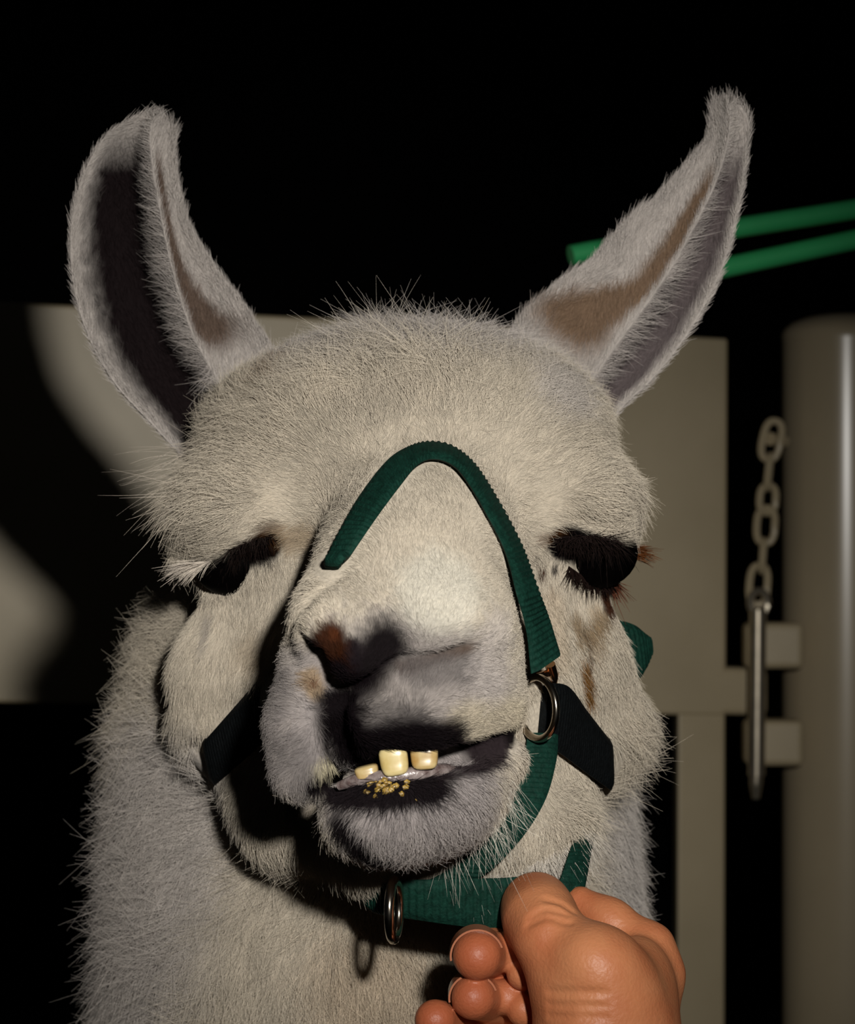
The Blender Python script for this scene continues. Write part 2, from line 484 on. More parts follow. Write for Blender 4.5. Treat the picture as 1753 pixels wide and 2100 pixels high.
def build_llama_sdf(f):
    # cranium and forehead
    f.add(E(835, 890, 0.045, 415, 215, 0.085))
    f.add(E(840, 1080, 0.02, 400, 240, 0.065), 'u', 0.03)
    # brows
    f.add(E(490, 1035, 0.005, 125, 85, 0.048, roll=-18), 'u', 0.02)
    f.add(E(1195, 1020, 0.005, 105, 80, 0.048, roll=6), 'u', 0.02)
    f.add(C((400, 1130, 0.012, 34), (470, 1105, -0.012, 40), (550, 1082, -0.022, 34), sm=0.01), 'u', 0.012)
    f.add(C((1140, 1075, -0.020, 34), (1200, 1072, -0.014, 44), (1262, 1085, 0.006, 38), sm=0.01), 'u', 0.012)
    # nose bridge wedge
    f.add(C((878, 940, 0.0, 75), (874, 1000, -0.024, 105), (862, 1110, -0.062, 152), (848, 1185, -0.086, 182), (835, 1250, -0.105, 205), sm=0.02), 'u', 0.035)
    # muzzle mass
    f.add(E(822, 1390, -0.09, 248, 200, 0.062), 'u', 0.02)
    # cheeks down to jaw angles
    f.add(C((525, 1200, 0.02, 92), (462, 1380, 0.035, 90), (455, 1450, 0.04, 90), sm=0.02), 'u', 0.020)
    f.add(C((1165, 1190, 0.02, 72), (1190, 1360, 0.03, 76), (1232, 1470, 0.045, 82), sm=0.02), 'u', 0.018)
    # mid face and throat
    f.add(E(850, 1420, 0.01, 340, 280, 0.075), 'u', 0.03)
    # jaw bones
    f.add(C((470, 1510, 0.045, 85), (600, 1660, 0.0, 95), (790, 1725, -0.05, 110), sm=0.02), 'u', 0.02)
    f.add(C((1215, 1510, 0.045, 85), (1080, 1640, 0.0, 95), (900, 1710, -0.05, 110), sm=0.02), 'u', 0.02)
    f.add(E(1105, 1715, -0.016, 100, 60, 0.028, roll=-30), 'u', 0.015)
    # neck
    f.add(chain_fn([W(790, 1180, 0.15), W(775, 1350, 0.152), W(765, 1550, 0.155), W(770, 1900, 0.15), W(765, 2400, 0.18)], [0.085, 0.104, 0.1165, 0.1225, 0.138], 0.03), 'u', 0.010)
    # nostril wings and nose
    f.add(E(885, 1255, -0.128, 140, 95, 0.036, roll=8), 'u', 0.014)
    f.add(E(668, 1275, -0.128, 72, 85, 0.034, roll=10), 'u', 0.012)
    f.add(E(738, 1310, -0.142, 62, 95, 0.028, roll=4), 'u', 0.010)
    # left lip lobe
    f.add(C((632, 1370, -0.122, 58), (616, 1480, -0.13, 62), (622, 1575, -0.13, 68), sm=0.01), 'u', 0.008)
    # right lip lobe
    f.add(C((762, 1450, -0.140, 64), (880, 1436, -0.138, 82), (1010, 1445, -0.108, 68), sm=0.01), 'u', 0.008)
    # chin and lower lip
    f.add(E(850, 1655, -0.10, 195, 105, 0.05, roll=-12), 'u', 0.012)
    f.add(C((705, 1662, -0.125, 38), (800, 1652, -0.135, 40), (930, 1620, -0.125, 44), (1040, 1560, -0.10, 40), sm=0.01), 'u', 0.010)
    g = SDF(); g.ops = list(f.ops)
    # ---- carving
    # mouth
    f.add(Cs(g, (650, 1622, 0.0, 9), (730, 1590, 0.002, 32), (820, 1566, 0.002, 46), (910, 1552, 0.002, 42), (985, 1541, 0.0, 28), (1045, 1515, -0.002, 9)), 's', 0.004)
    f.add(Cs(g, (720, 1590, 0.014, 28), (820, 1570, 0.016, 40), (950, 1550, 0.014, 30)), 's', 0.005)
    # cleft of the upper lip
    f.add(Cs(g, (703, 1425, 0.004, 14), (700, 1480, 0.006, 22), (695, 1550, 0.006, 30)), 's', 0.008)
    # nostrils
    f.add(Cs(g, (618, 1312, 0.0, 8), (650, 1362, 0.003, 13), (692, 1428, 0.006, 18)), 's', 0.006)
    f.add(Cs(g, (655, 1335, 0.006, 10), (680, 1400, 0.01, 20)), 's', 0.008)
    f.add(Cs(g, (700, 1425, 0.005, 18), (755, 1388, 0.004, 18), (820, 1356, 0.002, 13), (890, 1351, 0.001, 10), (955, 1326, 0.0, 7)), 's', 0.004)
    # fold behind the nostril wing
    f.add(Cs(g, (596, 1300, 0.0, 4), (630, 1235, 0.0, 5), (690, 1185, 0.0, 4)), 's', 0.006)
    # eye slits
    f.add(Cs(g, (430, 1182, 0.008, 18), (480, 1158, 0.006, 30), (515, 1140, 0.004, 28), (552, 1116, 0.002, 15)), 's', 0.006)
    f.add(Cs(g, (1150, 1115, 0.002, 13), (1180, 1124, 0.004, 26), (1215, 1138, 0.004, 38), (1250, 1148, 0.010, 38)), 's', 0.006)
    # crease between cheek and neck wool
    f.add(Cs(g, (372, 1290, 0.012, 10), (352, 1420, 0.01, 9), (352, 1505, 0.01, 9), (420, 1525, 0.0, 7)), 's', 0.008)
    # trunk and legs, below the picture
    t0, t1 = Vector((-0.05, 0.22, 0.72)), Vector((-0.72, 0.30, 0.70))
    f.add(chain_fn([W(755, 2400, 0.19), t0], [0.150, 0.17]), 'u', 0.03)
    f.add(chain_fn([t0, (t0 + t1) / 2, t1], [0.19, 0.22, 0.18]), 'u', 0.06)
    for px_, py_ in ((-0.03, 0.12), (-0.03, 0.32), (-0.72, 0.20), (-0.72, 0.40)):
        f.add(chain_fn([(px_, py_, 0.62), (px_ + 0.02, py_, 0.34), (px_, py_, 0.04)], [0.09, 0.045, 0.04]), 'u', 0.05)
    return g
llama_sdf = SDF()
head_sdf = build_llama_sdf(llama_sdf)      # head before carving, for reading depths
HX = axis(-1.10, 0.35, -0.155, 0.125, 0.0016, 1.25)
HY = axis(-0.25, 0.75, -0.19, 0.05, 0.0016, 1.25)
HZ = axis(-0.05, 1.60, 1.19, 1.50, 0.0016, 1.25)
hv, hq = surface_nets(llama_sdf, HX, HY, HZ)
def vert_normals(v, q):
    fn = np.cross(v[q[:, 2]] - v[q[:, 0]], v[q[:, 3]] - v[q[:, 1]])
    n = np.stack([sum(np.bincount(q[:, k], fn[:, c], len(v)) for k in range(4)) for c in range(3)], 1)
    return n / (np.linalg.norm(n, axis=1)[:, None] + 1e-12)
hn = vert_normals(hv, hq)
# ---- ears: closed cup sections lofted from base to tip.  A = outer rim, B = inner rim ridge, C = back edge
def ear(secs, n_t, side):
    ctl = []
    for (A, B, Cc, y, cup, back) in secs:
        a, b, c = W(*A, y), W(*B, y - 0.006), W(*Cc, y + 0.010)
        w = (b - a)
        k = Vector((0, 1, 0))
        pts = [a + Vector((0, 0.000, 0)), a + w * 0.10 + k * cup * 0.35, a + w * 0.35 + k * cup * 0.95, a + w * 0.65 + k * cup, a + w * 0.88 + k * cup * 0.35,
               b, b + (c - b) * 0.12 + k * 0.002, b + (c - b) * 0.5 + k * 0.003, c, c + (a - c) * 0.12 + k * back * 0.6,
               c + (a - c) * 0.45 + k * back, a + (c - a) * 0.12 + k * (back * 0.75 + cup * 0.2), a + (c - a) * 0.0 + k * 0.004]
        ctl.append(np.array([list(p) for p in pts]))
    ctl = np.array(ctl)                          # (ns, 13, 3)
    ns, nc, _ = ctl.shape
    flat = catmull(ctl.reshape(ns, -1), n_t).reshape(n_t, nc, 3)
    NU = 96
    out = np.empty((n_t, NU, 3)); uu = np.linspace(0, nc, NU, endpoint=False)
    i0 = uu.astype(int); t = (uu - i0)[None, :, None]
    p0, p1, p2, p3 = (flat[:, (i0 + o) % nc] for o in (-1, 0, 1, 2))
    out = 0.5 * (2 * p1 + (-p0 + p2) * t + (2 * p0 - 5 * p1 + 4 * p2 - p3) * t ** 2 + (-p0 + 3 * p1 - 3 * p2 + p3) * t ** 3)
    verts = out.reshape(-1, 3)
    T, U = np.meshgrid(np.arange(n_t - 1), np.arange(NU), indexing='ij')
    U2 = (U + 1) % NU
    q = np.stack([T * NU + U, T * NU + U2, (T + 1) * NU + U2, (T + 1) * NU + U], -1).reshape(-1, 4)
    tipc = len(verts)
    verts = np.vstack([verts, out[-1].mean(0)[None] + (out[-1] - out[-4]).mean(0)[None] * 0.25])
    u = np.arange(0, NU, 2)
    cap = np.stack([np.full_like(u, tipc), (n_t - 1) * NU + u, (n_t - 1) * NU + (u + 1) % NU, (n_t - 1) * NU + (u + 2) % NU], 1)
    q = np.vstack([q, cap])
    tt = np.repeat(np.linspace(0, 1, n_t), NU); tt = np.append(tt, 1.0)
    uq = np.tile(uu, n_t); uq = np.append(uq, 8.0)
    tang = np.gradient(out, axis=0).reshape(-1, 3); tang = np.vstack([tang, tang[-1:]])
    across = np.gradient(out, axis=1).reshape(-1, 3); across = np.vstack([across, across[-1:]])
    tang /= np.linalg.norm(tang, axis=1)[:, None] + 1e-9
    across /= np.linalg.norm(across, axis=1)[:, None] + 1e-9
    nrm = np.cross(tang, across)
    cen = np.vstack([np.repeat(out.mean(1), NU, 0), out[-1].mean(0)[None]])
    # orientation: at the back (u ~ 10) the normal must point away from the section centre
    m = np.abs(uq - 10) < 0.6
    if ((verts - cen)[m] * nrm[m]).sum() < 0:
        nrm = -nrm; q = q[:, ::-1]
    return verts, q, nrm, tang, across, tt, uq

L_SECS = [((420, 985), (500, 910), (620, 830), 0.085, 0.010, 0.030), ((325, 880), (440, 775), (548, 712), 0.080, 0.024, 0.040), ((240, 787), (396, 690), (500, 640), 0.075, 0.030, 0.042),
          ((185, 690), (365, 600), (440, 560), 0.070, 0.034, 0.044), ((153, 580), (343, 515), (388, 475), 0.065, 0.034, 0.042), ((148, 470), (326, 425), (362, 400), 0.060, 0.031, 0.039),
          ((165, 378), (314, 352), (351, 332), 0.055, 0.024, 0.031), ((206, 292), (308, 285), (352, 277), 0.050, 0.011, 0.018), ((250, 255), (312, 252), (350, 254), 0.046, 0.005, 0.010), ((288, 236), (318, 238), (340, 244), 0.044, 0.002, 0.005)]
R_SECS = [((1195, 940), (1120, 890), (990, 790), 0.085, 0.010, 0.030), ((1271, 838), (1200, 800), (1050, 690), 0.080, 0.014, 0.034), ((1326, 786), (1245, 738), (1087, 640), 0.075, 0.016, 0.034),
          ((1385, 716), (1298, 664), (1150, 584), 0.070, 0.017, 0.032), ((1436, 638), (1340, 607), (1215, 538), 0.066, 0.017, 0.030), ((1481, 546), (1390, 530), (1294, 452), 0.062, 0.016, 0.026),
          ((1504, 464), (1430, 452), (1350, 408), 0.058, 0.014, 0.022), ((1521, 385), (1466, 377), (1408, 345), 0.054, 0.010, 0.017), ((1531, 310), (1487, 310), (1450, 292), 0.050, 0.006, 0.012), ((1536, 255), (1496, 250), (1461, 250), 0.047, 0.003, 0.008), ((1524, 216), (1495, 213), (1468, 216), 0.045, 0.001, 0.005)]
earL = ear(L_SECS, 150, -1)
earR = ear(R_SECS, 150, 1)

# ------------------------------------------------------------------ coat: colour, hair direction and length fields
_hits = {}
def on_face(px, py):
    if (px, py) not in _hits:
        h = trace(head_sdf, px, py)
        _hits[(px, py)] = np.array(h if h else W(px, py, 0.05))
    return _hits[(px, py)]

def seg_dist(P, pts):
    d = np.full(len(P), 9.0)
    for i in range(max(1, len(pts) - 1)):
        a = pts[i]; b = pts[min(i + 1, len(pts) - 1)]
        ab = b - a; L = ab @ ab
        t = np.clip(((P - a) @ ab) / L, 0, 1) if L > 0 else np.zeros(len(P))
        d = np.minimum(d, np.linalg.norm(P - a - t[:, None] * ab, axis=1))
    return d

def vnoise(P, scale, seed=0):
    """cheap smooth value noise"""
    q = P * scale; i = np.floor(q).astype(np.int64); f = q - i; f = f * f * (3 - 2 * f)
    def h(ix, iy, iz):
        n = (ix * 73856093) ^ (iy * 19349663) ^ (iz * 83492791) ^ (seed * 2654435761)
        n = (n ^ (n >> 13)) * 1274126177
        return ((n ^ (n >> 16)) & 0xffff) / 65535.0
    out = 0
    for a in (0, 1):
        for b in (0, 1):
            for c in (0, 1):
                w = (f[:, 0] if a else 1 - f[:, 0]) * (f[:, 1] if b else 1 - f[:, 1]) * (f[:, 2] if c else 1 - f[:, 2])
                out = out + w * h(i[:, 0] + a, i[:, 1] + b, i[:, 2] + c)
    return out

CREAM = np.array((0.63, 0.555, 0.445)); WHITE = np.array((0.64, 0.59, 0.53)); LILAC = np.array((0.33, 0.295, 0.285))
DARK = np.array((0.007, 0.005, 0.006)); BROWN = np.array((0.10, 0.045, 0.018)); TAN = np.array((0.34, 0.235, 0.13)); RUST = np.array((0.085, 0.026, 0.010))
# (photo points, radius px, softness px, colour, strength)
PIG_SHADE = [  # coat pigment, plus some entries that paint light and shade into the colour
    ([(830, 1490)], 190, 110, LILAC, 0.8), ([(840, 1660)], 150, 60, LILAC * 1.05, 0.8), ([(610, 1400), (600, 1560)], 60, 50, LILAC * 1.1, 0.75), ([(575, 1400), (560, 1580), (620, 1645)], 14, 40, LILAC * 0.5, 0.7),  # grey muzzle skin; last entry paints shading down the left muzzle edge
    ([(960, 1490), (1040, 1480)], 35, 40, np.array((0.58, 0.50, 0.36)), 0.7),
    ([(900, 1210)], 60, 60, np.array((0.70, 0.66, 0.56)), 0.8),  # painted highlight on the nose bulge
    ([(785, 1330), (740, 1390)], 30, 52, DARK, 0.92), ([(720, 1330), (715, 1400)], 12, 22, DARK * 2, 0.8), ([(830, 1370), (955, 1332)], 6, 20, BROWN * 0.6, 0.8), ([(850, 1378), (950, 1375)], 16, 40, LILAC * 0.4, 0.75),
    ([(676, 1312), (690, 1390)], 24, 26, RUST * 0.5, 0.92), ([(700, 1380)], 16, 24, DARK * 1.5, 0.85), ([(686, 1302)], 6, 12, RUST * 1.3, 0.7), ([(640, 1330), (695, 1425)], 14, 16, DARK, 0.95), ([(640, 1390), (648, 1415)], 14, 18, TAN, 0.8), ([(645, 1405)], 6, 10, RUST, 0.8),
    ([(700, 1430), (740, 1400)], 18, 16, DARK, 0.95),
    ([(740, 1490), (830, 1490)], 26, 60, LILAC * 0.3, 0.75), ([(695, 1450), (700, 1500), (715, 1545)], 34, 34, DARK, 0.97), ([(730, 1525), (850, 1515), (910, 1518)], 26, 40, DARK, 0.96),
    ([(668, 1585)], 20, 18, np.array((0.56, 0.50, 0.34)), 0.95), ([(610, 1530), (640, 1640)], 12, 40, LILAC * 0.35, 0.6),
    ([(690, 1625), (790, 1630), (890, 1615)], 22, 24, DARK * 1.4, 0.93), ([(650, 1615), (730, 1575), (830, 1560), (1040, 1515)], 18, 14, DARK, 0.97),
    ([(895, 1562), (935, 1556), (975, 1550), (1010, 1538)], 30, 16, np.array((0.03, 0.022, 0.024)), 0.95),  # dark speckled inner lip, plus the mouth opening's shade put in as colour
    ([(700, 1690), (780, 1765)], 18, 16, DARK, 0.93), ([(640, 1680)], 24, 24, np.array((0.45, 0.38, 0.30)), 0.8),  # first entry paints the shadow under the left lip; second is lip colour
    ([(440, 1176), (490, 1152), (545, 1122)], 25, 10, DARK * 0.4, 0.99), ([(562, 1100)], 16, 26, BROWN * 0.7, 0.8), ([(600, 1105), (630, 1105)], 12, 34, TAN, 0.6),
    ([(1160, 1115), (1205, 1132), (1250, 1142)], 34, 10, DARK * 0.4, 0.99), ([(1215, 1165), (1250, 1190)], 18, 12, DARK, 0.95), ([(1110, 1108), (1150, 1100)], 6, 16, BROWN, 0.6),
    ([(1098, 1145)], 4, 4, DARK, 0.9), ([(1108, 1165), (1114, 1172)], 6, 5, RUST * 0.5, 0.9), ([(1137, 1163), (1138, 1172)], 4, 5, DARK * 2, 0.8), ([(1131, 1200)], 3, 4, BROWN, 0.7), ([(1130, 1218)], 3, 4, BROWN, 0.7),
    ([(1240, 1195), (1248, 1245)], 10, 10, RUST * 0.5, 0.9), ([(1178, 1268), (1200, 1298), (1235, 1265)], 8, 16, TAN * 0.65, 0.85), ([(1200, 1300), (1206, 1360)], 3, 4, BROWN * 0.6, 0.9),
    ([(1180, 1290), (1178, 1310)], 4, 5, TAN * 0.8, 0.8), ([(1190, 1350), (1205, 1425)], 9, 6, np.array((0.20, 0.09, 0.018)), 0.97), ([(1220, 1250), (1215, 1320)], 8, 16, TAN, 0.5),
    ([(1130, 1230), (1140, 1340)], 14, 30, np.array((0.62, 0.50, 0.36)), 0.5),
    ([(545, 765)], 20, 30, TAN * 0.7, 0.7), ([(520, 1330)], 20, 50, np.array((0.50, 0.41, 0.30)), 0.7), ([(540, 1345)], 6, 16, TAN, 0.4), ([(430, 1260), (420, 1320)], 4, 10, LILAC * 0.6, 0.5),
    ([(620, 700), (1000, 690)], 60, 110, np.array((0.50, 0.46, 0.44)), 0.8), ([(1150, 800)], 40, 60, np.array((0.52, 0.48, 0.46)), 0.6),  # first entry greys the crown as painted shading
    ([(350, 1650), (250, 2000)], 120, 120, np.array((0.52, 0.475, 0.445)), 0.8), ([(760, 2000), (820, 2080)], 60, 120, np.array((0.66, 0.50, 0.34)), 0.45),  # first entry paints the light falloff at the left neck edge; second is warm wool
    ([(1270, 1650), (1290, 1900)], 40, 120, np.array((0.53, 0.50, 0.50)), 0.6),  # dimmer right side of the neck, shade painted into the coat
    ([(1000, 1400), (1020, 1300)], 20, 50, np.array((0.58, 0.52, 0.48)), 0.6),
]
SQ = np.array((1.0, 0.4, 1.0))      # markings and painted shade reach down into folds
def pigment_shade(P):
    c = np.tile(CREAM, (len(P), 1))
    n = vnoise(P, 60, 3)
    c = c * (0.94 + 0.10 * n)[:, None]
    jit = 0.6 + 0.8 * vnoise(P, 420, 5)
    for pts, r, soft, colr, st in PIG_SHADE:
        p3 = [on_face(*q) for q in pts]
        s = S(p3[0][1])
        d = seg_dist(P * SQ, [q * SQ for q in p3])
        w = np.clip(1 - (d - r / s) / (soft / s) * jit, 0, 1)
        if colr.max() < 0.05: st = 1 - (1 - st) * 0.15
        w = (w * w * (3 - 2 * w) * st)[:, None]
        c = c * (1 - w) + colr * w
    return c

# hair guides: px, py, flow (dx right, dz up in the picture, dy away), length mm, lift, wool 0..1
GUIDES = [
    (880, 1000, 0, 1, .3, 4, .15, 0), (860, 1150, 0, 1, .5, 3.5, .12, 0), (900, 1220, .3, .6, .6, 3, .12, 0), (760, 1240, -.4, .8, .6, 3, .12, 0), (740, 1330, 0, 1, .3, 2.0, .1, 0),
    (1010, 1250, .6, .4, .8, 3, .15, 0), (1040, 1400, .8, .0, .8, 3.5, .2, 0), (620, 1400, -.7, -.2, .6, 3.5, .25, 0), (600, 1550, -.7, -.6, .5, 4.5, .35, 0), (660, 1600, .1, -1, .1, 5, .3, 0),
    (830, 1420, .2, .8, .2, 3, .2, 0), (800, 1500, .9, .2, .2, 4.5, .25, 0), (900, 1490, 1, .1, .3, 4.5, .2, 0), (1000, 1480, .9, -.2, .4, 4, .2, 0), (740, 1480, .9, .3, .1, 3.5, .25, 0),
    (720, 1660, -.5, -1, .2, 6, .35, 0), (800, 1680, -.1, -1, .2, 6, .35, 0), (900, 1650, .3, -1, .2, 6, .35, 0), (1000, 1590, .6, -.8, .3, 5, .3, 0), (830, 1750, 0, -1, .4, 9, .35, 0), (950, 1720, .5, -.9, .4, 8, .35, 0), (650, 1680, -.5, -1, .3, 8, .4, 0),
    (700, 1120, -.5, -.2, .7, 4, .15, 0), (1040, 1120, .5, -.2, .7, 4, .15, 0), (640, 1200, -.2, -1, .5, 5, .15, 0), (520, 1230, -.1, -1, .2, 7, .2, 0), (500, 1380, -.1, -1, .3, 7, .18, 0), (430, 1300, -.2, -1, .3, 8, .22, 0), (420, 1470, -.1, -1, .4, 9, .22, 0),
    (1150, 1220, 0, -1, .3, 7, .2, 0), (1200, 1300, .1, -1, .3, 8, .25, 0), (1260, 1420, .3, -1, .4, 9, .25, 0), (1290, 1520, .8, -.5, .4, 14, .35, .3), (1130, 1400, .2, -1, .4, 6, .2, 0),
    (850, 900, .0, 1, .3, 6, .2, 0), (700, 960, -.6, .7, .3, 7, .2, 0), (1020, 940, .6, .7, .3, 7, .2, 0), (600, 1050, -.9, .1, .3, 8, .2, 0), (1110, 1030, .8, .1, .3, 7, .2, 0),
    (480, 1040, -1, -.1, .4, 13, .3, .1), (400, 1060, -1, -.25, .5, 18, .35, .25), (420, 960, -1, .05, .4, 22, .4, .3), (1230, 1030, 1, -.15, .4, 11, .3, .1), (1290, 1000, 1, -.1, .5, 14, .35, .2), (1200, 940, .9, .3, .4, 11, .3, .1),
    (450, 1110, -1, -.15, .3, 9, .3, 0), (400, 1135, -1, -.4, .1, 13, .3, 0), (520, 1085, -.9, .0, .3, 6, .2, 0), (1200, 1080, .7, .0, .2, 5, .2, 0), (1260, 1085, 1, -.1, .2, 9, .3, 0), (490, 1205, -.1, -1, .2, 4, .15, 0), (1210, 1205, .1, -1, .2, 4, .15, 0), (1160, 1160, 0, -1, .2, 3.5, .15, 0), (560, 1150, .1, -1, .2, 4, .15, 0),
    (850, 800, -.1, 1, .3, 13, .3, .15), (700, 830, -.5, .8, .3, 13, .3, .15), (560, 880, -.9, .4, .4, 16, .3, .15), (1000, 800, .4, .9, .3, 12, .3, .15), (1130, 870, .9, .5, .4, 12, .3, .15),
    (800, 710, -.5, 1, .3, 25, .42, 1), (880, 745, -.6, 1, .05, 27, .36, 1), (950, 700, .35, 1, .3, 21, .4, .8), (760, 760, -.5, 1, .1, 22, .35, .9), (650, 710, -.3, .9, .5, 14, .35, .3), (580, 720, -.2, .9, .5, 9, .3, .2), (1050, 740, .5, .8, .4, 14, .35, .3),
    (480, 1560, -.2, -1, .2, 9, .22, .1), (560, 1690, .1, -1, .3, 8, .25, .1), (700, 1790, .2, -1, .4, 9, .3, .1), (1180, 1560, .1, -1, .3, 8, .22, .1), (1090, 1680, -.1, -1, .3, 8, .25, .1), (1000, 1780, -.1, -1, .4, 12, .35, .2), (1200, 1650, .0, -1, .5, 14, .35, .3),
    (330, 1350, -.8, .1, .3, 16, .45, .8), (290, 1500, -1, .1, .3, 20, .5, 1), (240, 1700, -1, .1, .3, 24, .5, 1), (220, 1950, -1, .1, .3, 26, .5, 1), (400, 1650, -.8, -.4, .2, 18, .35, .8), (450, 1850, -.6, -.7, .2, 20, .3, .8), (350, 2050, -.7, -.6, .2, 22, .35, .9),
    (600, 1900, -.2, -1, .2, 18, .28, .7), (800, 1950, .1, -1, .2, 18, .28, .7), (650, 2080, -.2, -1, .2, 20, .28, .8), (850, 2080, .1, -1, .2, 20, .3, .8), (1290, 1650, .9, -.4, .3, 18, .5, 1), (1310, 1850, 1, -.2, .3, 20, .5, 1), (1250, 1750, .6, -.8, .2, 14, .3, .8), (1100, 2000, .4, -.9, .2, 18, .3, .7),
]
def guide_fields(P):
    gp = np.array([on_face(g[0], g[1]) for g in GUIDES])
    gd = np.array([(g[2], g[4], g[3]) for g in GUIDES], float)
    gd /= np.linalg.norm(gd, axis=1)[:, None]
    gl = np.array([(g[5], g[6], g[7]) for g in GUIDES], float)
    Dr = np.empty((len(P), 3)); Ls = np.empty((len(P), 3))
    for s in range(0, len(P), 50000):
        q = P[s:s + 50000]
        d2 = ((q[:, None, :] - gp[None]) ** 2).sum(2)
        w = 1.0 / (d2 + 2e-5) ** 2
        w /= w.sum(1)[:, None]
        Dr[s:s + 50000] = w @ gd; Ls[s:s + 50000] = w @ gl
    return Dr, Ls

h_col = pigment_shade(hv)
h_dir, h_par = guide_fields(hv)
h_par[hv[:, 2] < 1.1] = (26, .4, .8)
h_dens = 1.9 - 1.15 * np.clip(h_par[:, 0] / 22, 0, 1)          # strands per mm2 before FUR
# bare places: mouth, nostrils, eye slits
for pts, r in (([(690, 1600), (740, 1575), (830, 1560), (1040, 1518)], 30), ([(640, 1330), (695, 1425), (740, 1400)], 16), ([(425, 1184), (490, 1156), (552, 1118)], 28), ([(1150, 1118), (1200, 1136), (1250, 1148)], 36), ([(830, 1358), (950, 1332)], 6)):
    p3 = [on_face(*q) for q in pts]
    h_dens[seg_dist(hv * SQ, [q * SQ for q in p3]) < r / S(p3[0][1])] *= 0.03
h_dens[(hv[:, 2] < 1.13)] = 0.15
h_dens[(hv[:, 2] < 0.9)] = 0.0
h_dens[(hn[:, 1] > 0.35)] *= 0.35

def ear_fields(e, side):
    v, q, n, tang, acr, tt, uq = e
    cc = np.tile(np.array((0.54, 0.49, 0.45)), (len(v), 1))
    n1 = 0.85 + 0.3 * vnoise(v, 300, 9)
    # cup interior 0.4..4.6 darker skin (left cup also blackened as painted shadow of the ridge), rim A at 0/13, ridge B at 5, back face 5..8, back 8..13
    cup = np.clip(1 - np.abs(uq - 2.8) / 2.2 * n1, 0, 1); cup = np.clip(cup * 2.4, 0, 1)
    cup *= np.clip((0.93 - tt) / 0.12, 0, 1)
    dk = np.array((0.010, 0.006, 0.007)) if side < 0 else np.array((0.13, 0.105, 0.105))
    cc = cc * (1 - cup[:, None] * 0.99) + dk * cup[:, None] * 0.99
    # brown stripe on the face behind the ridge
    c0 = 6.1 + 0.9 * np.clip((0.42 - tt) / 0.3, 0, 1) if side < 0 else 6.1 + 0.9 * np.clip((0.5 - tt) / 0.2, 0, 1)
    wd = 0.55 + 0.45 * np.clip((0.48 - tt) / 0.2, 0, 1)
    st = np.clip(1.3 - np.abs(uq - c0) / wd * n1, 0, 1) * np.clip((tt - 0.19) / 0.1, 0, 1) * np.clip((0.84 - tt) / 0.1, 0, 1)
    st = (np.clip(st * 1.6, 0, 1) * 0.85)[:, None]
    cc = cc * (1 - st) + (np.array((0.17, 0.088, 0.034)) if side > 0 else BROWN * 0.8) * st
    ln = np.full(len(v), 5.0); lift = np.full(len(v), .35); dr = tang.copy()
    back = (uq > 7.4)
    ln[back] = 6.5
    # outward splay at silhouettes: away from the ear axis
    rim = (np.abs(uq - 13) < 1.2) | (uq < 0.5)
    ln[rim] = 5; lift[rim] = .5
    ridge = (uq > 4.0) & (uq < 5.1)
    dr[ridge] = -acr[ridge] * 0.85 + tang[ridge] * 0.35 + np.array([0, -0.25, 0])
    ln[ridge] = 13 - 5 * np.clip((tt[ridge] - .5) / .4, 0, 1) * 1.4; lift[ridge] = .35
    pre = (uq >= 5.1) & (uq < 7.4)
    dr[pre] = tang[pre] + acr[pre] * 0.25; ln[pre] = 5
    inn = (uq >= 0.5) & (uq <= 4.0)
    ln[inn] = 5
    edge = (uq >= 7.4) & (uq < 8.8)
    dr[edge] = tang[edge] * .9 + np.array([0, 0, 0.2]); lift[edge] = .6; ln[edge] = 7
    base = tt < 0.14
    dens = np.full(len(v), 1.7); dens[inn] = 0.55; dens[ridge] = 2.2
    dens[uq > 9.5] = 0.8
    dens[base] *= 0.5
    return cc, dr, np.stack([ln, lift, np.full(len(v), .1)], 1), dens
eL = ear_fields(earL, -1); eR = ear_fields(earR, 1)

off1 = len(hv); off2 = off1 + len(earL[0])
AV = np.vstack([hv, earL[0], earR[0]]); AQ = np.vstack([hq, earL[1] + off1, earR[1] + off2])
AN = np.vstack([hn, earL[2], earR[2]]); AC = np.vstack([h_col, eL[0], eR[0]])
AD = np.vstack([h_dir, eL[1], eR[1]]); AP = np.vstack([h_par, eL[2], eR[2]])
ADEN = np.concatenate([h_dens, eL[3], eR[3]])

body_me = mesh_fast('llama', AV, AQ)
ca = body_me.attributes.new('col', 'FLOAT_COLOR', 'POINT')
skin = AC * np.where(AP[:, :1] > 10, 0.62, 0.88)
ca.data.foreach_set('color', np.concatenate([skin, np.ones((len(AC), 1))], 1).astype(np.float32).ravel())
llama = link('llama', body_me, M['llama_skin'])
tag(llama, 'white woolly llama seen face on, in a green halter, with one streaming eye', 'llama')

# straps press the coat flat: list of (points 3d, radius m) filled below before the fur is grown
FLAT = []
# ------------------------------------------------------------------ eyes, teeth
def blob(name, c, r, R, mat, parent, seg=32, sub=None):
    bm = bmesh.new()
    bmesh.ops.create_uvsphere(bm, u_segments=seg, v_segments=seg // 2, radius=1)
    for v in bm.verts:
        q = Vector((v.co.x * r[0], v.co.y * r[1], v.co.z * r[2]))
        v.co = Vector(c) + (R @ q if R else q)
    me = bpy.data.meshes.new(name); bm.to_mesh(me); bm.free()
    return link(name, me, mat, parent)

for px, py, dy in ((490, 1150, 0.027), (1210, 1134, 0.027)):
    h = on_face(px, py)
    blob('eye', W(px, py, h[1] + dy), (0.021, 0.0165, 0.0165), None, M['eye'], llama)

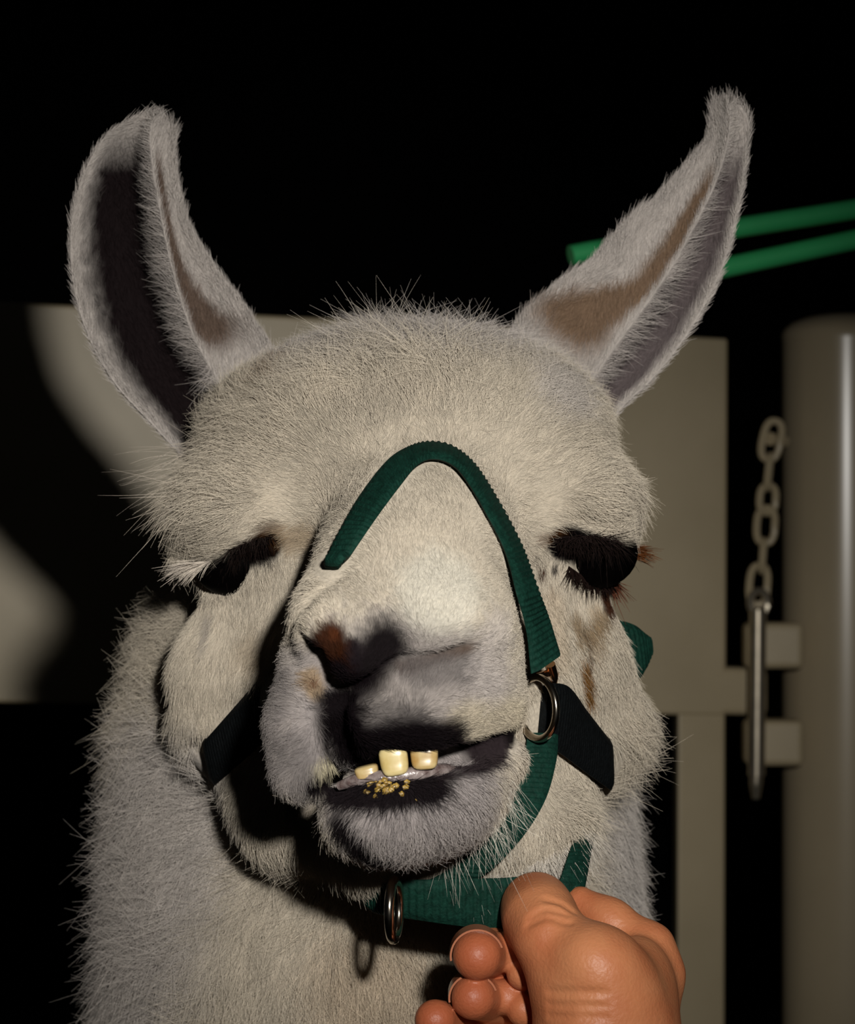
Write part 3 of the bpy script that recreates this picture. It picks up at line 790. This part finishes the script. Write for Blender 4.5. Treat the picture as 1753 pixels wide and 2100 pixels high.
def tooth(px, py, y, w, h, th, roll, mat):
    """worn incisor: rounded slab, wider at the worn edge, root sunk in the gum"""
    bm = bmesh.new()
    bmesh.ops.create_cube(bm, size=1)
    bmesh.ops.subdivide_edges(bm, edges=list(bm.edges), cuts=5, use_grid_fill=True)
    c = W(px, py, y); R = rotm(roll); s = S(y)
    for v in bm.verts:
        x, yy, z = v.co * 2
        k = 4.0
        n = (abs(x) ** k + abs(yy) ** k + abs(z) ** k) ** (1 / k)
        m = max(abs(x), abs(yy), abs(z))
        f = m / n if n else 1
        x, yy, z = x * f, yy * f, z * f
        x *= 0.94 + 0.06 * z
        yy -= 0.35 * (z < 0) * z * z
        q = R @ np.array((x * w / 2 / s, yy * th / 2, z * h / 2 / s))
        v.co = c + Vector(q)
    me = bpy.data.meshes.new('tooth'); bm.to_mesh(me); bm.free()
    return link('tooth', me, mat, llama)
def depth(px, py): return on_face(px, py)[1]
TY = depth(820, 1575) + 0.004
tooth(808, 1560, TY - 0.006, 62, 60, 0.008, -10, M['tooth'])
tooth(870, 1551, TY - 0.005, 60, 52, 0.008, -3, M['tooth2'])
tooth(752, 1582, TY - 0.002, 52, 26, 0.008, -14, M['tooth2'])
gp = [W(695, 1612, TY + 0.002), W(740, 1598, TY - 0.003), W(800, 1594, TY - 0.005), W(860, 1586, TY - 0.004), W(905, 1580, TY + 0.002), W(940, 1580, TY + 0.012)]
tube('gum', gp, 0.0029, M['gum'], llama, n=14, samples=60, radii=[0.6, 0.9, 1.0, 1.0, 1.0, 0.9, 0.5])
# chewed feed stuck to the lower lip
bm = bmesh.new()
for k in range(46):
    x = 795 + rng.normal() * 26; z = 1615 + rng.normal() * 13
    h = trace(llama_sdf, x, z)
    if h is None: continue
    m_ = bmesh.ops.create_icosphere(bm, subdivisions=1, radius=float(rng.uniform(0.0006, 0.0016)))
    for v in m_['verts']: v.co = Vector((v.co.x * rng.uniform(.6, 1.3), v.co.y * .7, v.co.z)) + h
me = bpy.data.meshes.new('feed_crumbs'); bm.to_mesh(me); bm.free()
tag(link('feed_crumbs', me, M['feed'], llama), 'yellow chewed feed stuck to the lower lip', kind='stuff')
h = trace(llama_sdf, 1218, 1182)
so = tube('straw', [h + Vector((0.0022, -0.003, 0.004)), h + Vector((-0.0005, -0.0025, -0.0002)), h + Vector((-0.004, -0.001, -0.0045))], 0.0005, M['straw'], None, n=6, samples=6)
tag(so, 'short pale straw stalk stuck below the streaming eye', 'straw')

# ------------------------------------------------------------------ halter
halter = empty('halter', W(900, 1850, -0.06))
tag(halter, 'green webbing halter with metal rings buckled round the llama head', 'halter')

def ribbon(name, A, B, th, mat, ribs=0.0, period=0.0024, n=None, parent=None, across=9, out=None):
    """webbing between edge polylines A and B (3d points), th thick, with cross ribs as relief"""
    A = [Vector(p) for p in A]; B = [Vector(p) for p in B]
    L = sum((((A[i + 1] + B[i + 1]) - (A[i] + B[i])) / 2).length for i in range(len(A) - 1))
    n = n or max(24, int(L / (period / 6 if ribs else 0.003)))
    J = catmull([list((a + b) / 2) + list(a) + list(b) for a, b in zip(A, B)], n)
    a, b = J[:, 3:6], J[:, 6:9]
    mid = J[:, :3]
    tang = np.gradient(mid, axis=0); tang /= np.linalg.norm(tang, axis=1)[:, None] + 1e-9
    w = b - a
    nr = np.cross(tang, w); nr /= np.linalg.norm(nr, axis=1)[:, None] + 1e-9
    ref = np.array((0.0, -1, 0)) if out is None else np.array(out)
    if (nr @ ref).sum() < 0: nr = -nr
    sarc = np.concatenate([[0], np.cumsum(np.linalg.norm(np.diff(mid, axis=0), axis=1))])
    u = np.linspace(0, 1, across)
    prof = np.sqrt(np.clip(1 - (np.abs(2 * u - 1)) ** 4, 0, 1)) * 0.5 + 0.08
    rib = ribs * np.sin(sarc * 2 * math.pi / period)
    top = a[:, None] + w[:, None] * u[None, :, None] + nr[:, None] * (th * prof[None, :, None] + rib[:, None, None] * (prof[None, :, None] > 0.3))
    bot = a[:, None] + w[:, None] * u[None, :, None] - nr[:, None] * (th * prof[None, :, None])
    ring = np.concatenate([top, bot[:, ::-1]], 1)
    k = ring.shape[1]
    T, U = np.meshgrid(np.arange(n - 1), np.arange(k), indexing='ij')
    q = np.stack([T * k + U, (T + 1) * k + U, (T + 1) * k + (U + 1) % k, T * k + (U + 1) % k], -1).reshape(-1, 4).tolist()
    q.append(list(range(k))); q.append(list(range((n - 1) * k, n * k))[::-1])
    me = mesh_np(name, ring.reshape(-1, 3), q)
    bm = bmesh.new(); bm.from_mesh(me); bmesh.ops.recalc_face_normals(bm, faces=bm.faces); bm.to_mesh(me); bm.free()
    FLAT.append(([np.array(m) for m in mid[:int(n * 0.93):max(1, n // 24)]], float(np.linalg.norm(w, axis=1).mean() * 0.42)))
    return link(name, me, mat, parent or halter)

def skinpt(px, py, off):
    h = trace(head_sdf, px, py)
    p = np.array(h)[None].astype(np.float32)
    g = np.array([float(head_sdf(p + np.eye(3, dtype=np.float32)[k] * 0.002)[0] - head_sdf(p - np.eye(3, dtype=np.float32)[k] * 0.002)[0]) for k in range(3)])
    g /= np.linalg.norm(g)
    return h + Vector(g) * off

nb_out = [(640, 1215), (668, 1180), (700, 1112), (745, 1030), (800, 957), (845, 928), (885, 921), (925, 931), (965, 966), (1010, 1040), (1055, 1120), (1088, 1200), (1113, 1270), (1136, 1345)]
nb_in = [(672, 1222), (705, 1178), (753, 1110), (789, 1058), (825, 1008), (856, 970), (885, 957), (920, 967), (948, 998), (985, 1062), (1022, 1140), (1042, 1220), (1062, 1295), (1072, 1385)]
nbA = [skinpt(672, 1166, 0.003), skinpt(684, 1146, 0.003)] + [skinpt(a, b, 0.003) for a, b in nb_out[2:]]
nbB = [skinpt(708, 1170, 0.0035), skinpt(729, 1146, 0.0035)] + [skinpt(a, b, 0.0035) for a, b in nb_in[2:]]
eye_pt = Vector((0, -D, CZ))
for k_ in range(len(nbA)):          # webbing keeps its width: it bridges the hollow beside the nose
    while (nbA[k_] - nbB[k_]).length > 0.0205 and nbA[k_].y > nbB[k_].y:
        nbA[k_] += (eye_pt - nbA[k_]).normalized() * 0.0005
ribbon('noseband', [W(640, 1240, -0.01), W(660, 1194, -0.04)] + nbA, [W(690, 1240, -0.03), W(700, 1192, -0.06)] + nbB, 0.0032, M['web'], 0.00032, 0.0025)

# side ring and its keeper
rc = W(1102, 1452, -0.055)
Rr = Matrix.Rotation(math.radians(-52), 3, 'Z') @ Matrix.Rotation(math.radians(-4), 3, 'Y')
tube('side_ring', [rc + Rr @ Vector((math.cos(a) * 0.0118, 0, math.sin(a) * 0.0128)) for a in np.linspace(0, 2 * math.pi, 40, endpoint=False)], 0.0016, M['steel'], halter, n=10, closed=True)
tube('keeper', [W(1072, 1398, -0.048), W(1100, 1388, -0.046), W(1128, 1380, -0.036), W(1140, 1384, -0.028)], 0.0017, M['brass'], halter, n=10, samples=14)
tube('keeper', [W(1128, 1362, -0.040), W(1134, 1385, -0.036), W(1132, 1400, -0.034)], 0.0022, M['brass'], halter, n=10, samples=10)

# black cheek straps, folding back round the jaw
M['black_web'] = principled('black_nylon_webbing', (0.004, 0.005, 0.0055), 0.6, spec=0.12, noise=0.4, nscale=400, bump=0.5, bscale=900)
yr = lambda a, b, o=0.004: tuple(skinpt(a, b, o))
def yd(px, py, off): return W(px, py, on_face(px, py)[1] - off)
yt = on_face(1240, 1495)[1] - 0.010
ya = on_face(1165, 1420)[1] - 0.009
ribbon('cheek_strap', [W(1118, 1400, ya - 0.012), W(1165, 1408, ya), W(1205, 1460, (ya + yt) / 2), W(1244, 1510, yt), W(1249, 1514, yt + 0.008), W(1250, 1515, yt + 0.024)],
       [W(1108, 1525, ya - 0.012), W(1148, 1545, ya), W(1198, 1582, (ya + yt) / 2), W(1247, 1617, yt), W(1252, 1620, yt + 0.008), W(1253, 1621, yt + 0.024)], 0.0028, M['black_web'], 0.0001, 0.002)
ribbon('cheek_strap', [W(600, 1325, -.05), W(555, 1365, -.028), yd(490, 1440, .008), yd(426, 1512, .010), yd(421, 1514, .002), yd(419, 1515, -.02)],
       [W(610, 1460, -.05), W(578, 1482, -.03), yd(515, 1545, .008), yd(446, 1604, .008), yd(441, 1606, .002), yd(439, 1607, -.02)], 0.0028, M['black_web'], 0.0001, 0.002)
# chin strap from the side ring down under the chin
ribbon('chin_strap', [W(1082, 1505, -0.048), W(1072, 1560, -0.055), W(1040, 1640, -0.063), W(985, 1725, -0.07), W(900, 1795, -0.075), W(800, 1830, -0.075)],
       [W(1144, 1508, -0.040), W(1140, 1562, -0.048), W(1116, 1645, -0.060), W(1062, 1728, -0.068), W(975, 1806, -0.070), W(830, 1862, -0.066)], 0.0030, M['web'], 0.00022, 0.0024)
# lead strap below the chin, gripped by the hand, and its shadowed other side
ribbon('jaw_strap', [W(740, 1770, -0.03), W(760, 1790, -0.05), W(790, 1802, -0.068), W(840, 1805, -0.078), W(940, 1802, -0.078), W(1040, 1800, -0.07), W(1120, 1790, -0.06)],
       [W(740, 1850, -0.03), W(760, 1868, -0.05), W(790, 1878, -0.062), W(840, 1884, -0.07), W(940, 1898, -0.072), W(1045, 1908, -0.066), W(1130, 1895, -0.056)], 0.0032, M['web'], 0.00036, 0.0030)
tube('lead_ring', [W(808, 1866, -0.090) + Matrix.Rotation(math.radians(80), 3, 'Z') @ Matrix.Rotation(math.radians(-6), 3, 'Y') @ Vector((math.cos(a) * 0.0105, 0, math.sin(a) * 0.0118)) for a in np.linspace(0, 2 * math.pi, 36, endpoint=False)], 0.0021, M['steel'], halter, n=10, closed=True)
# throat strap rising behind the thumb
ribbon('throat_strap', [W(1132, 1850, -0.058), W(1150, 1800, -0.054), W(1172, 1735, -0.040), W(1196, 1670, -0.005)],
       [W(1192, 1850, -0.050), W(1202, 1805, -0.044), W(1214, 1740, -0.028), W(1232, 1675, 0.0)], 0.003, M['web'], 0.0002, 0.0024)
# crown strap end standing off the cheek
ribbon('crown_strap', [W(1225, 1280, 0.045), W(1262, 1272, 0.05), W(1300, 1282, 0.056), W(1326, 1304, 0.066)],
       [W(1235, 1385, 0.045), W(1285, 1396, 0.05), W(1314, 1388, 0.056), W(1330, 1345, 0.066)], 0.005, M['web'], 0.0002, 0.0024)

# ------------------------------------------------------------------ fur strands
def grow(V, Q, Nn, Cc, Dd, Pp, Den, mult):
    a, b, c, d = (V[Q[:, k]] for k in range(4))
    area = 0.5 * np.linalg.norm(np.cross(c - a, d - b), axis=1) * 1e6       # mm2
    ex = area * Den[Q].mean(1) * mult
    n = rng.poisson(ex)
    fi = np.repeat(np.arange(len(Q)), n)
    N = len(fi)
    u, v = rng.random(N)[:, None], rng.random(N)[:, None]
    q = Q[fi]
    wts = [(1 - u) * (1 - v), u * (1 - v), u * v, (1 - u) * v]
    mixp = lambda A: sum(w * A[q[:, k]] for k, w in enumerate(wts))
    root = mixp(V); nr = mixp(Nn); colr = mixp(Cc); dr = mixp(Dd); par = mixp(Pp)
    for pts, r in FLAT:
        dd = seg_dist(root, pts)
        keep = dd > r * (0.85 + 0.3 * rng.random(len(root)))
        root, nr, colr, dr, par = root[keep], nr[keep], colr[keep], dr[keep], par[keep]
    N = len(root)
    nr /= np.linalg.norm(nr, axis=1)[:, None] + 1e-9
    L = par[:, 0] * 1e-3 * (0.55 + 0.7 * rng.random(N)); lift = par[:, 1]; wool = np.clip(par[:, 2], 0, 1)
    # tangent flow + turbulence
    turb = np.stack([vnoise(root, 110, 11 + k) - 0.5 for k in range(3)], 1) * (0.5 + 1.3 * wool)[:, None] + rng.normal(size=(N, 3)) * (0.24 + 0.14 * wool)[:, None]
    dr = dr / (np.linalg.norm(dr, axis=1)[:, None] + 1e-9) + turb
    dr -= nr * (dr * nr).sum(1)[:, None]
    dr /= np.linalg.norm(dr, axis=1)[:, None] + 1e-9
    # clumps
    cs = 0.0035 + 0.004 * wool
    cell = np.floor(root / cs[:, None])
    h = (cell[:, 0] * 12.9898 + cell[:, 1] * 78.233 + cell[:, 2] * 37.719)
    j = np.stack([np.modf(np.abs(np.sin(h + k * 1.7) * 43758.5453))[0] for k in range(3)], 1)
    cen = (cell + 0.2 + 0.6 * j) * cs[:, None]
    tocen = cen - root
    tocen -= nr * (tocen * nr).sum(1)[:, None]
    L = L * (0.8 + 0.4 * j[:, 0])
    K = 5
    s = np.linspace(0, 1, K)
    pts = np.empty((N, K, 3), np.float32)
    curl = rng.normal(size=(N, 3)) * (0.10 + 0.16 * wool)[:, None]
    for k, t in enumerate(s):
        base = root + (dr * (t * (1 - 0.15 * t)) [None].T if False else root * 0 + dr * t) * L[:, None]
        base = base + nr * (L * (lift * t * (1 - 0.45 * t)))[:, None] + nr * 0.0001
        base = base + tocen * ((0.15 + 0.55 * wool) * t ** 1.5)[:, None]
        base = base + curl * (L * t * t)[:, None]
        base[:, 2] -= L * wool * 0.12 * t * t
        pts[:, k] = base
    rad = np.empty((N, K), np.float32)
    r0 = 0.000075 + 0.00002 * rng.random(N)
    for k, t in enumerate(s):
        rad[:, k] = r0 * (1 - 0.75 * t ** 1.5)
    cv = colr * (0.72 + 0.42 * rng.random(N))[:, None]
    return pts, rad, cv

def hair_object(name, pts, rad, colr, mat, parent):
    N, K, _ = pts.shape
    hc = bpy.data.hair_curves.new(name)
    hc.add_curves([K] * N)
    hc.attributes['position'].data.foreach_set('vector', np.ascontiguousarray(pts, np.float32).ravel())
    ra = hc.attributes.get('radius') or hc.attributes.new('radius', 'FLOAT', 'POINT')
    ra.data.foreach_set('value', np.ascontiguousarray(rad, np.float32).ravel())
    at = hc.attributes.new('col', 'FLOAT_COLOR', 'CURVE')
    at.data.foreach_set('color', np.concatenate([colr, np.ones((N, 1))], 1).astype(np.float32).ravel())
    hc.materials.append(mat)
    o = bpy.data.objects.new(name, hc)
    col.objects.link(o)
    o.parent = parent
    o.matrix_parent_inverse = Matrix.Translation(parent.location).inverted()
    return o

fp, fr, fc = grow(AV, AQ, AN, AC, AD, AP, ADEN, FUR)
print('strands', len(fp))
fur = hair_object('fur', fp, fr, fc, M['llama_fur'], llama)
tag(fur, kind='stuff')

# ------------------------------------------------------------------ eyelashes
def lashes(name, specs, colr, n, parent, L, spread=0.25, r=0.00012):
    pts = np.empty((n, 5, 3), np.float32)
    for i in range(n):
        t = rng.random() * (len(specs) - 1); k = min(int(t), len(specs) - 2); f = t - k
        a = specs[k]; b = specs[k + 1]
        root = Vector(a[0]) * (1 - f) + Vector(b[0]) * f
        d = (Vector(a[1]) * (1 - f) + Vector(b[1]) * f).normalized() + Vector(rng.normal(size=3) * spread)
        l = L * (0.6 + 0.5 * rng.random()); g = Vector(rng.normal(size=3) * 0.12) + Vector((0, 0, -0.12))
        for s in range(5):
            u = s / 4
            pts[i, s] = root + d * (l * u) + g * (l * u * u)
    rad = np.tile(r * np.array((1, .9, .75, .55, .2)), (n, 1))
    cv = np.array(colr) * (0.6 + 0.8 * rng.random(n))[:, None]
    o = hair_object(name, pts, rad, cv, M['llama_fur'], parent)
    tag(o, kind='stuff')
    return o
def fp_(px, py, off=-0.001):
    h = trace(llama_sdf, px, py) or W(px, py, 0.03); return h + Vector((0, off, 0))
lashes('eyelashes', [(fp_(440, 1148), (-1, -.2, -.45)), (fp_(420, 1150), (-1, -.2, -.4)), (fp_(395, 1152), (-1, -.1, -.35))], (0.6, 0.53, 0.45), 260, llama, 0.013, 0.15)
lashes('eyelashes', [(fp_(470, 1130), (-.5, -.8, -.6)), (fp_(520, 1105), (-.1, -.9, -.5)), (fp_(560, 1100), (.3, -.9, -.1))], (0.02, 0.014, 0.012), 90, llama, 0.007, 0.3)
lashes('eyelashes', [(fp_(1262, 1118), (1, -.2, -.1)), (fp_(1268, 1128), (1, -.1, -.02)), (fp_(1262, 1138), (1, -.1, .0))], (0.10, 0.035, 0.012), 120, llama, 0.016, 0.10, 0.00022)
lashes('eyelashes', [(fp_(1240, 1185), (.5, -.4, -1)), (fp_(1255, 1190), (.8, -.4, -1))], (0.10, 0.035, 0.02), 70, llama, 0.010, 0.25, 0.0002)
lashes('eyelashes', [(fp_(1140, 1105), (-.4, -.6, .1)), (fp_(1200, 1100), (.2, -.8, -.1)), (fp_(1255, 1105), (.8, -.4, .1))], (0.02, 0.013, 0.012), 150, llama, 0.008, 0.35)
lashes('eyelashes', [(fp_(1165, 1160), (-.1, -.5, -1)), (fp_(1200, 1185), (.0, -.5, -1)), (fp_(1235, 1195), (.3, -.5, -1)), (fp_(1258, 1180), (.6, -.4, -1))], (0.012, 0.007, 0.006), 260, llama, 0.0065, 0.3, 0.00018)
lashes('eyelashes', [(fp_(1150, 1100), (.0, -.6, -1)), (fp_(1210, 1098), (.2, -.6, -1)), (fp_(1262, 1108), (.5, -.5, -1))], (0.012, 0.008, 0.007), 320, llama, 0.009, 0.35, 0.00014)
lashes('eyelashes', [(fp_(425, 1165), (-.4, -.5, -1)), (fp_(480, 1135), (-.2, -.6, -1)), (fp_(548, 1100), (.2, -.6, -1))], (0.012, 0.008, 0.007), 260, llama, 0.008, 0.3, 0.00013)
# long stray hairs at the left temple and whiskers over the chin strap
lashes('whiskers', [(fp_(405, 905), (-1, -.2, -.1)), (fp_(400, 960), (-1, -.2, -.2)), (fp_(395, 1030), (-1, -.1, -.35))], (0.55, 0.48, 0.40), 80, llama, 0.026, 0.3, 0.00007)
lashes('whiskers', [(fp_(1050, 1600), (.6, -.4, -1)), (fp_(1000, 1700), (.5, -.4, -1)), (fp_(900, 1760), (.2, -.5, -1))], (0.62, 0.58, 0.5), 110, llama, 0.018, 0.3, 0.00006)

lashes('whiskers', [(fp_(960, 1790), (.1, -.5, -1)), (fp_(1040, 1790), (.1, -.5, -1)), (fp_(1100, 1765), (.1, -.8, -1)), (fp_(1150, 1740), (.4, -.7, -1)), (fp_(1200, 1690), (.6, -.3, -1))], (0.6, 0.55, 0.48), 900, llama, 0.016, 0.22, 0.00007)
# ------------------------------------------------------------------ hand
hand_sdf = SDF()
def build_hand(f):
    k = 0.004
    # thumb: tip, joint, knuckle, ball, wrist
    f.add(C((1094, 1846, -0.062, 52), (1100, 1862, -0.076, 61), (1110, 1890, -0.090, 66), (1128, 1925, -0.100, 66), sm=0.01))
    f.add(C((1128, 1925, -0.102, 62), (1180, 1990, -0.104, 76), (1225, 2040, -0.106, 104), sm=0.012), 'u', 0.008)
    f.add(E(1222, 1972, -0.112, 92, 76, 0.018, roll=25), 'u', 0.005)
    f.add(C((1230, 2050, -0.105, 112), (1245, 2150, -0.10, 130), (1265, 2330, -0.10, 135), (1330, 2700, -0.10, 150), (1420, 3400, -0.10, 190), sm=0.02), 'u', 0.015)
    # back of the hand
    f.add(E(1305, 2050, -0.082, 85, 130, 0.022), 'u', 0.010)
    # forefinger running behind the thumb
    f.add(C((1190, 1852, -0.052, 34), (1250, 1892, -0.058, 42), (1330, 1945, -0.066, 46), (1352, 2000, -0.07, 44), (1350, 2080, -0.072, 44), sm=0.008), 'u', 0.004)
    # palm behind the fingers
    f.add(E(1150, 2080, -0.055, 130, 150, 0.018), 'u', 0.006)
    # curled fingers, tips toward the camera
    f.add(C((1150, 1965, -0.045, 46), (1060, 1958, -0.058, 50), (1010, 1955, -0.070, 52), sm=0.004), 'u', 0.0025)
    f.add(C((1010, 1955, -0.070, 48), (978, 1960, -0.096, 50), sm=0.004), 'u', 0.0015)
    f.add(C((1100, 1990, -0.066, 40), (1072, 1996, -0.084, 34)), 'u', 0.002)
    f.add(C((1080, 1945, -0.060, 44), (1044, 1950, -0.080, 40)), 'u', 0.002)
    f.add(C((1150, 2055, -0.045, 44), (1055, 2055, -0.058, 46), (1005, 2050, -0.068, 48), sm=0.004), 'u', 0.0025)
    f.add(C((1005, 2050, -0.068, 44), (970, 2046, -0.093, 45), sm=0.004), 'u', 0.0015)
    f.add(C((1095, 2060, -0.066, 40), (1074, 2070, -0.082, 36)), 'u', 0.002)
    f.add(C((1070, 2035, -0.060, 40), (1036, 2044, -0.078, 36)), 'u', 0.002)
    f.add(C((1120, 2140, -0.045, 42), (1000, 2130, -0.058, 44), (930, 2100, -0.070, 44), sm=0.004), 'u', 0.0025)
    f.add(C((930, 2100, -0.070, 42), (892, 2092, -0.092, 42), sm=0.004), 'u', 0.0015)
    f.add(C((1110, 2230, -0.045, 40), (990, 2200, -0.060, 40), (930, 2170, -0.085, 38), sm=0.004), 'u', 0.0025)
    # skin folds
    for a in (((1085, 1880), (1120, 1862), (1160, 1872)), ((1082, 1895), (1120, 1878), (1165, 1890)), ((1120, 1842), (1150, 1850), (1175, 1866))):
        f.add(Cs(f, *[(x, y, -0.0004, 4) for x, y in a]), 's', 0.003)
    for yy in (2035, 2062, 2085):
        f.add(Cs(f, *[(x, yy + (x - 1120) * 0.02, -0.0006, 4) for x in (1125, 1180, 1240)]), 's', 0.003)
build_hand(hand_sdf)
lo, hi = W(1180, 3300, -0.08), W(1120, 1750, -0.08)
XX = axis(-0.02, 0.20, W(835, 0, -0.09).x, W(1420, 0, -0.09).x, 0.0009, 1.25, 0.008)
YY = axis(-0.15, -0.01, -0.135, -0.03, 0.0009, 1.25, 0.008)
ZZ = axis(0.95, 1.30, W(0, 2140, -0.1).z, W(0, 1750, -0.09).z, 0.0009, 1.25, 0.008)
kv, kq = surface_nets(hand_sdf, XX, YY, ZZ)
print('hand', len(kv))
hand = link('person', mesh_fast('person', kv, kq), M['skin'])
tag(hand, 'bare hand of a person gripping the halter strap under the chin', 'person')
hc_ = hand.data.attributes.new('flush', 'FLOAT', 'POINT')
tips = [np.array(W(976, 1960, -0.10)), np.array(W(968, 2046, -0.097)), np.array(W(890, 2092, -0.097)), np.array(W(1050, 2000, -0.07))]
fd = np.min([np.linalg.norm(kv - t, axis=1) for t in tips], axis=0)
fd2 = np.linalg.norm(kv - np.array(W(1130, 1960, -0.105)), axis=1)
flush = np.clip(1.2 - fd / 0.022, 0, 1) * 0.9 + np.clip(1 - fd2 / 0.02, 0, 1) * 0.35
hc_.data.foreach_set('value', flush.astype(np.float32))
# nails seen edge-on past the curled fingertips
for px, py, y, r in ((978, 1960, -0.094, 52), (970, 2046, -0.091, 47)):
    c = W(px, py, y); s = S(y)
    v, f_ = [], []
    n = 20
    for j, yy in enumerate((0.011, 0.004, -0.002)):
        for i in range(n + 1):
            a = math.radians(5 + 170 * i / n)
            for t in (0, 1):
                rr = (r + (0 if t == 0 else 4)) / s
                v.append((c.x + math.cos(a + 0.25) * rr, c.y + yy, c.z + math.sin(a + 0.25) * rr))
    st = (n + 1) * 2
    for j in range(2):
        for i in range(n):
            for t in (0, 1):
                f_.append((j * st + i * 2 + t, j * st + i * 2 + 2 + t, (j + 1) * st + i * 2 + 2 + t, (j + 1) * st + i * 2 + t))
    for i in range(n):
        for j in (0, 2):
            f_.append((j * st + i * 2, j * st + i * 2 + 1, j * st + i * 2 + 3, j * st + i * 2 + 2))
    me = mesh_np('fingernail', v, f_)
    bm = bmesh.new(); bm.from_mesh(me); bmesh.ops.recalc_face_normals(bm, faces=bm.faces); bm.to_mesh(me); bm.free()
    link('fingernail', me, M['nail'], hand)
